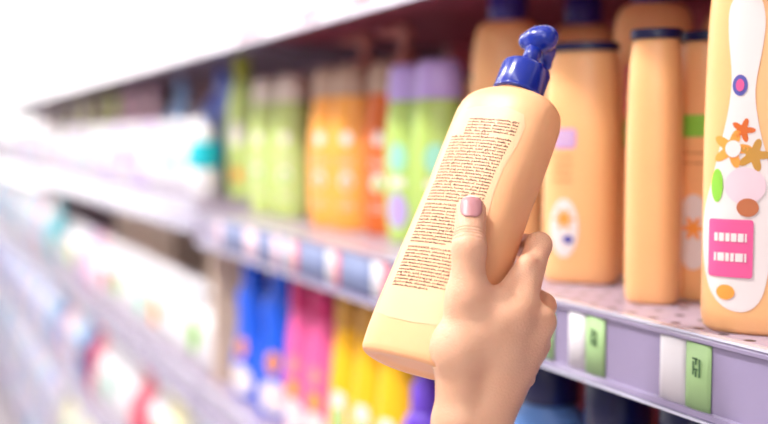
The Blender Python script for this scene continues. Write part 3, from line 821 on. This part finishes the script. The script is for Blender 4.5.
# fine print
words = 'AQUA SODIUM LAURETH SULFATE COCAMIDOPROPYL BETAINE GLYCERIN SODIUM CHLORIDE PARFUM CITRIC ACID PANTHENOL SODIUM BENZOATE GLYCOL DISTEARATE COCAMIDE DEA PEG POTASSIUM SORBATE LIMONENE LINALOOL TOCOPHEROL HONEY EXTRACT MILK PROTEIN'.split()
def text_block(name, x0, x1f, ztop, n, pitch, size, caps_first, seed, x0f=None):
    rnd = random.Random(seed); vs = []; fs = []
    cu = bpy.data.curves.new('t', 'FONT'); cu.size = size; cu.resolution_u = 1; cu.offset = .00005; cu.space_word = 0.8
    ob = bpy.data.objects.new('t', cu); COL.objects.link(ob)
    for i in range(n):
        z = ztop-i*pitch
        xs = x0f(z) if x0f else x0
        width = x1f(z)-xs
        s = ''
        while len(s) < 60:
            wd = rnd.choice(words); s += (wd if (i == 0 and caps_first) else wd.lower())+rnd.choice((', ', ' ', ' ', '. '))
        # trim to the width of the line
        k = int(width/(size*.58)); k = min(k, len(s))
        if i == n-1: k = int(k*.97)
        cu.body = s[:k].strip()
        bpy.context.view_layer.update()
        me = bpy.data.meshes.new_from_object(ob.evaluated_get(bpy.context.evaluated_depsgraph_get()))
        if len(me.vertices) == 0: continue
        mx_ = max(v.co.x for v in me.vertices); sc = width/mx_
        sc = sc if i < n-1 else min(sc, 1.0)
        b0 = len(vs)
        for v in me.vertices: vs.append(HB.front(xs+v.co.x*sc, z-size*.72+v.co.y, .00055))
        fs += [tuple(b0+q for q in p.vertices) for p in me.polygons]
        bpy.data.meshes.remove(me)
    bpy.data.objects.remove(ob); bpy.data.curves.remove(cu)
    return link(name, mesh(name, vs, fs), M['ink'], hb, False)
def xr(z): return .0275-.0042*math.sin(PI*min(1, max(0, (.168-z)/.085))) if z > .083 else .0275
P_ = .00245; S_ = .00235
text_block('fine_print', -.0135, xr, .1775, 6, P_, S_, False, 1)
text_block('fine_print', -.0245, xr, .1775-6*P_, 22, P_, S_, False, 2)
text_block('fine_print', -.0245, xr, .1075, 13, P_, S_, True, 3)
text_block('fine_print', -.0245, xr, .0735, 13, P_, S_, True, 4)
# collar with fine ribs, stem, pump head
lathe('collar', [(.0162, .2125), (.0181, .2132), (.0184, .2145), (.0184, .2335), (.0176, .2358), (.0150, .2368), (.0085, .2370)], M['pump_blue'], hb, 120, 60, .022)
lathe('collar_ring', [(.0186, .2118), (.0190, .2122), (.0190, .2140), (.0186, .2144)], M['pump_blue'], hb, 48)
lathe('pump_stem', [(.0066, .2365), (.0066, .2580)], M['pump_blue'], hb, 28)
def head(P):
    d = sd_cap(P, (-.0085, 0, .2605), (.0070, 0, .2635), .0070, .0092)
    d = smin(d, sd_cap(P, (0, 0, .2570), (0, 0, .2600), .0074, .0085), .003)
    d = smin(d, sd_cap(P, (0, 0, .2625), (0, .015, .2615), .0092, .0070), .005)
    d = smin(d, sd_cap(P, (0, .015, .2610), (0, .0215, .2530), .0062, .0043), .004)
    return d
sdf_object('pump_head', head, (-.018, -.022, .246), (.018, .038, .284), .0011, M['pump_blue'], hb)

# ------------------------------------------------------------------ the hand
m = mat('skin', srgb(246, 205, 178), rough=0.42, spec=0.4, sss=0.25, bump=0)
nt = m.node_tree; b = nt.nodes['Principled BSDF']; b.inputs['Subsurface Radius'].default_value = (1.0, .35, .2); b.inputs['Subsurface Scale'].default_value = .006
geo = nt.nodes.new('ShaderNodeTexCoord')
n1 = nt.nodes.new('ShaderNodeTexNoise'); n1.inputs['Scale'].default_value = 45; n1.inputs['Detail'].default_value = 3
n2 = nt.nodes.new('ShaderNodeTexVoronoi'); n2.inputs['Scale'].default_value = 900
L = nt.links.new
L(geo.outputs['Object'], n1.inputs['Vector']); L(geo.outputs['Object'], n2.inputs['Vector'])
mxs = nt.nodes.new('ShaderNodeMix'); mxs.data_type = 'RGBA'
mxs.inputs[6].default_value = srgb(240, 192, 160)+(1,); mxs.inputs[7].default_value = srgb(226, 168, 136)+(1,)
L(n1.outputs[0], mxs.inputs[0]); L(mxs.outputs[2], b.inputs['Base Color'])
add = nt.nodes.new('ShaderNodeMath'); add.operation = 'MULTIPLY_ADD'; add.inputs[1].default_value = .35
L(n2.outputs['Distance'], add.inputs[0])
hand = bpy.data.objects.new('person', None); COL.objects.link(hand)
ORG = camP(490, 330, .70)
hand.location = camP(490, 330, .70*HS); hand.scale = (HS,)*3; hand.empty_display_size = .02
tag(hand, 'person reaching in with a bare hand, thumb in front, fingers wrapped behind the pump bottle', 'person')

def onface(px, py, off):
    d = (camP(px, py, 1.0)-CAM); q = H0+wn*off; t = (q-CAM).dot(wn)/d.dot(wn); return CAM+d*t
def BL(x, y, s): return H0+wu*x+wn*y+wa*s
def HW(p): return np.array(p-ORG)
Bh = .0262
tip = onface(471, 211, Bh+.0080); ip = onface(469, 248, Bh+.0095); mcp = camP(467, 300, .6995)
cmc = camP(459, 350, .700)
iM = camP(514, 316, .704); iP = camP(539, 245, .744)
mM = camP(538, 322, .712); mP = camP(543, 306, .752)
rM = camP(531, 346, .718); rP = camP(538, 344, .757)
pM = camP(514, 370, .722); pP = camP(524, 377, .755)
W1 = camP(459, 424, .700); W2 = camP(481, 424, .704)
A1 = camP(452, 640, .72); A2 = camP(482, 640, .73)
palmc = camP(494, 345, .706)
# hidden finger joints lie along the back of the bottle
def back(s, r): return [BL(.026, -(Bh+r+.004), s+.002), BL(.004, -(Bh+r), s), BL(-.014, -(Bh+r*.8), s-.002)]
fingers = []
for M0, P0, s, r in ((iM, iP, .108, .0078), (mM, mP, .078, .0080), (rM, rP, .055, .0075), (pM, pP, .034, .0066)):
    fingers.append([M0, P0]+back(s, r)[0:3]+[r])
K = [(HW(a), HW(b2), ra, rb) for a, b2, ra, rb in (
    (W1, A1, .0155, .021), (W2, A2, .0150, .020), (W1, cmc, .0155, .0160), (W2, pM, .0150, .0105), (W1, W2, .015, .015),
    (W2, iM, .0145, .0128), (cmc, iM, .0150, .0120), (W2, mM, .0145, .0115), (W2, rM, .0140, .0110), (cmc, mcp, .0160, .0118), (mcp, camP(520, 302, .712), .0095, .0090), (camP(503, 297, .712), camP(527, 263, .722), .0066, .0062), (palmc, cmc, .0160, .0160), (camP(480, 326, .7045), camP(497, 352, .705), .0160, .0165), (cmc, camP(500, 318, .7055), .0160, .0150))]
def hand_sdf(P):
    D = None
    for a, b2, ra, rb in K:
        d = sd_cap(P, a, b2, ra, rb); D = d if D is None else smin(D, d, .009)
    th = smin(sd_cap(P, HW(mcp), HW(ip), .0118, .0110), sd_cap(P, HW(ip), HW(tip), .0110, .0103), .004)
    D = smin(D, th, .011)
    Fg = None
    for f in fingers:
        r = f[-1]; J = [HW(p) for p in f[:-1]]
        d = sd_cap(P, J[0], J[1], r*(1.62 if f is fingers[0] else 1.28), r*1.12)
        d = smin(d, sd_cap(P, J[1], J[2], r*1.10, r), .004)
        d = smin(d, sd_cap(P, J[2], J[3], r, r*.97), .003)
        d = smin(d, sd_cap(P, J[3], J[4], r*.97, r*.85), .003)
        Fg = d if Fg is None else smin(Fg, d, .0018)
    D = smin(D, Fg, .006)
    # keep out of the bottle: flesh flattens against it
    X = P+np.array(ORG-H0)
    lx = X @ np.array(wu); ly = X @ np.array(wn); lz = X @ np.array(wa)
    q = (np.abs(lx/.0412)**2.7+np.abs(ly/.0262)**2.7)**(1/2.7)
    bd = np.maximum((q-1)*.030, -lz-.005)-.0002
    bd = np.where(lz > .21, 1.0, bd)
    return np.maximum(D, -bd)
lo = np.array([1e9]*3); hi = -lo
for a, b2, ra, rb in K:
    lo = np.minimum(lo, np.minimum(a-.024, b2-.024)); hi = np.maximum(hi, np.maximum(a+.024, b2+.024))
for f in fingers:
    for p in f[:-1]: lo = np.minimum(lo, HW(p)-.016); hi = np.maximum(hi, HW(p)+.016)
lo = np.minimum(lo, HW(tip)-.02); hi = np.maximum(hi, HW(tip)+.02)
V, Fc = surface_nets(hand_sdf, lo, hi, .0018)
me = mesh('arm_and_hand', V, Fc)
ho = link('arm_and_hand', me, m, hand)
sm = ho.modifiers.new('smooth', 'SMOOTH'); sm.factor = .5; sm.iterations = 2
# crease bump at the thumb joint and fine skin grain
thax = np.array((ip-tip).normalized())
def crease(p0, wdt, amp, rad):
    sub = nt.nodes.new('ShaderNodeVectorMath'); sub.operation = 'SUBTRACT'; sub.inputs[1].default_value = tuple(p0)
    L(geo.outputs['Object'], sub.inputs[0])
    dt = nt.nodes.new('ShaderNodeVectorMath'); dt.operation = 'DOT_PRODUCT'; dt.inputs[1].default_value = tuple(thax); L(sub.outputs[0], dt.inputs[0])
    nn = nt.nodes.new('ShaderNodeMath'); nn.operation = 'MULTIPLY_ADD'; nn.inputs[1].default_value = .004; L(n1.outputs[0], nn.inputs[0]); L(dt.outputs['Value'], nn.inputs[2])
    s0 = nt.nodes.new('ShaderNodeMath'); s0.operation = 'SUBTRACT'; s0.inputs[1].default_value = .002; L(nn.outputs[0], s0.inputs[0])
    ab = nt.nodes.new('ShaderNodeMath'); ab.operation = 'ABSOLUTE'; L(s0.outputs[0], ab.inputs[0])
    mr = nt.nodes.new('ShaderNodeMapRange'); mr.inputs['From Min'].default_value = 0; mr.inputs['From Max'].default_value = wdt; mr.inputs['To Min'].default_value = 1; mr.inputs['To Max'].default_value = 0; mr.interpolation_type = 'SMOOTHSTEP'
    L(ab.outputs[0], mr.inputs['Value'])
    le = nt.nodes.new('ShaderNodeVectorMath'); le.operation = 'LENGTH'; L(sub.outputs[0], le.inputs[0])
    m2 = nt.nodes.new('ShaderNodeMapRange'); m2.inputs['From Min'].default_value = rad*.6; m2.inputs['From Max'].default_value = rad; m2.inputs['To Min'].default_value = amp; m2.inputs['To Max'].default_value = 0; L(le.outputs['Value'], m2.inputs['Value'])
    mm = nt.nodes.new('ShaderNodeMath'); mm.operation = 'MULTIPLY'; L(mr.outputs[0], mm.inputs[0]); L(m2.outputs[0], mm.inputs[1]); return mm.outputs[0]
tot = None
for k, (off, amp) in enumerate(((-.0030, .7), (-.0008, 1.0), (.0014, .8), (.0042, .5))):
    o_ = crease(HW(ip)-thax*(.0070)+thax*off, .0011, amp, .019)
    if tot is None: tot = o_
    else:
        ad = nt.nodes.new('ShaderNodeMath'); ad.operation = 'ADD'; L(tot, ad.inputs[0]); L(o_, ad.inputs[1]); tot = ad.outputs[0]
neg = nt.nodes.new('ShaderNodeMath'); neg.operation = 'MULTIPLY'; neg.inputs[1].default_value = -1.0; L(tot, neg.inputs[0])
L(neg.outputs[0], add.inputs[2])
bp = nt.nodes.new('ShaderNodeBump'); bp.inputs['Strength'].default_value = .9; bp.inputs['Distance'].default_value = .0008
L(add.outputs[0], bp.inputs['Height']); L(bp.outputs[0], b.inputs['Normal'])
# thumb nail: a curved plate lying on the thumb's back (facing the viewer)
m_nail = mat('nail', srgb(200, 136, 140), rough=.38, coat=.1, sss=.1, bump=0)
m_tipn = mat('nail_edge', srgb(248, 232, 224), rough=.2, coat=.5, bump=0)
tdir = Vector(-thax)                      # towards the thumb tip
view = (CAM-tip).normalized(); nrm = (view-tdir*view.dot(tdir)).normalized(); side = tdir.cross(nrm)
def nail_patch(name, v0, v1, mm_, lift, hw=.0073):
    vs = []; fs = []; nu, nv = 14, 12
    for j in range(nv+1):
        v = v0+(v1-v0)*j/nv
        # rounded cuticle and free edge
        tt = (v+.0024)/.0095
        wv = hw*max(.02, 1-abs(tt)**(2.4 if tt < 0 else 3.2))**(1/2.4)
        for i in range(nu+1):
            u_ = (2*i/nu-1)*wv
            p = HW(tip+tdir*v+side*u_)+np.array(nrm)*.020
            for _ in range(40):
                dd = float(hand_sdf(p[None, :])[0])
                if dd < .0001: break
                p = p-np.array(nrm)*dd*.9
            p = p+np.array(nrm)*(lift+.0003*(1-(2*i/nu-1)**2))
            vs.append(tuple(p))
    for j in range(nv):
        for i in range(nu): fs.append((j*(nu+1)+i, j*(nu+1)+i+1, (j+1)*(nu+1)+i+1, (j+1)*(nu+1)+i))
    o = link(name, mesh(name, vs, fs), mm_, ho)
    s_ = o.modifiers.new('thick', 'SOLIDIFY'); s_.thickness = .0004; s_.offset = 0
    o['label'] = 'pink thumbnail' if name == 'thumbnail' else 'pale free edge of the thumbnail'
    return o
nail_patch('thumbnail', -.0115, .0054, m_nail, .0003)
nail_patch('nail_edge', .0052, .0068, m_tipn, .0004)
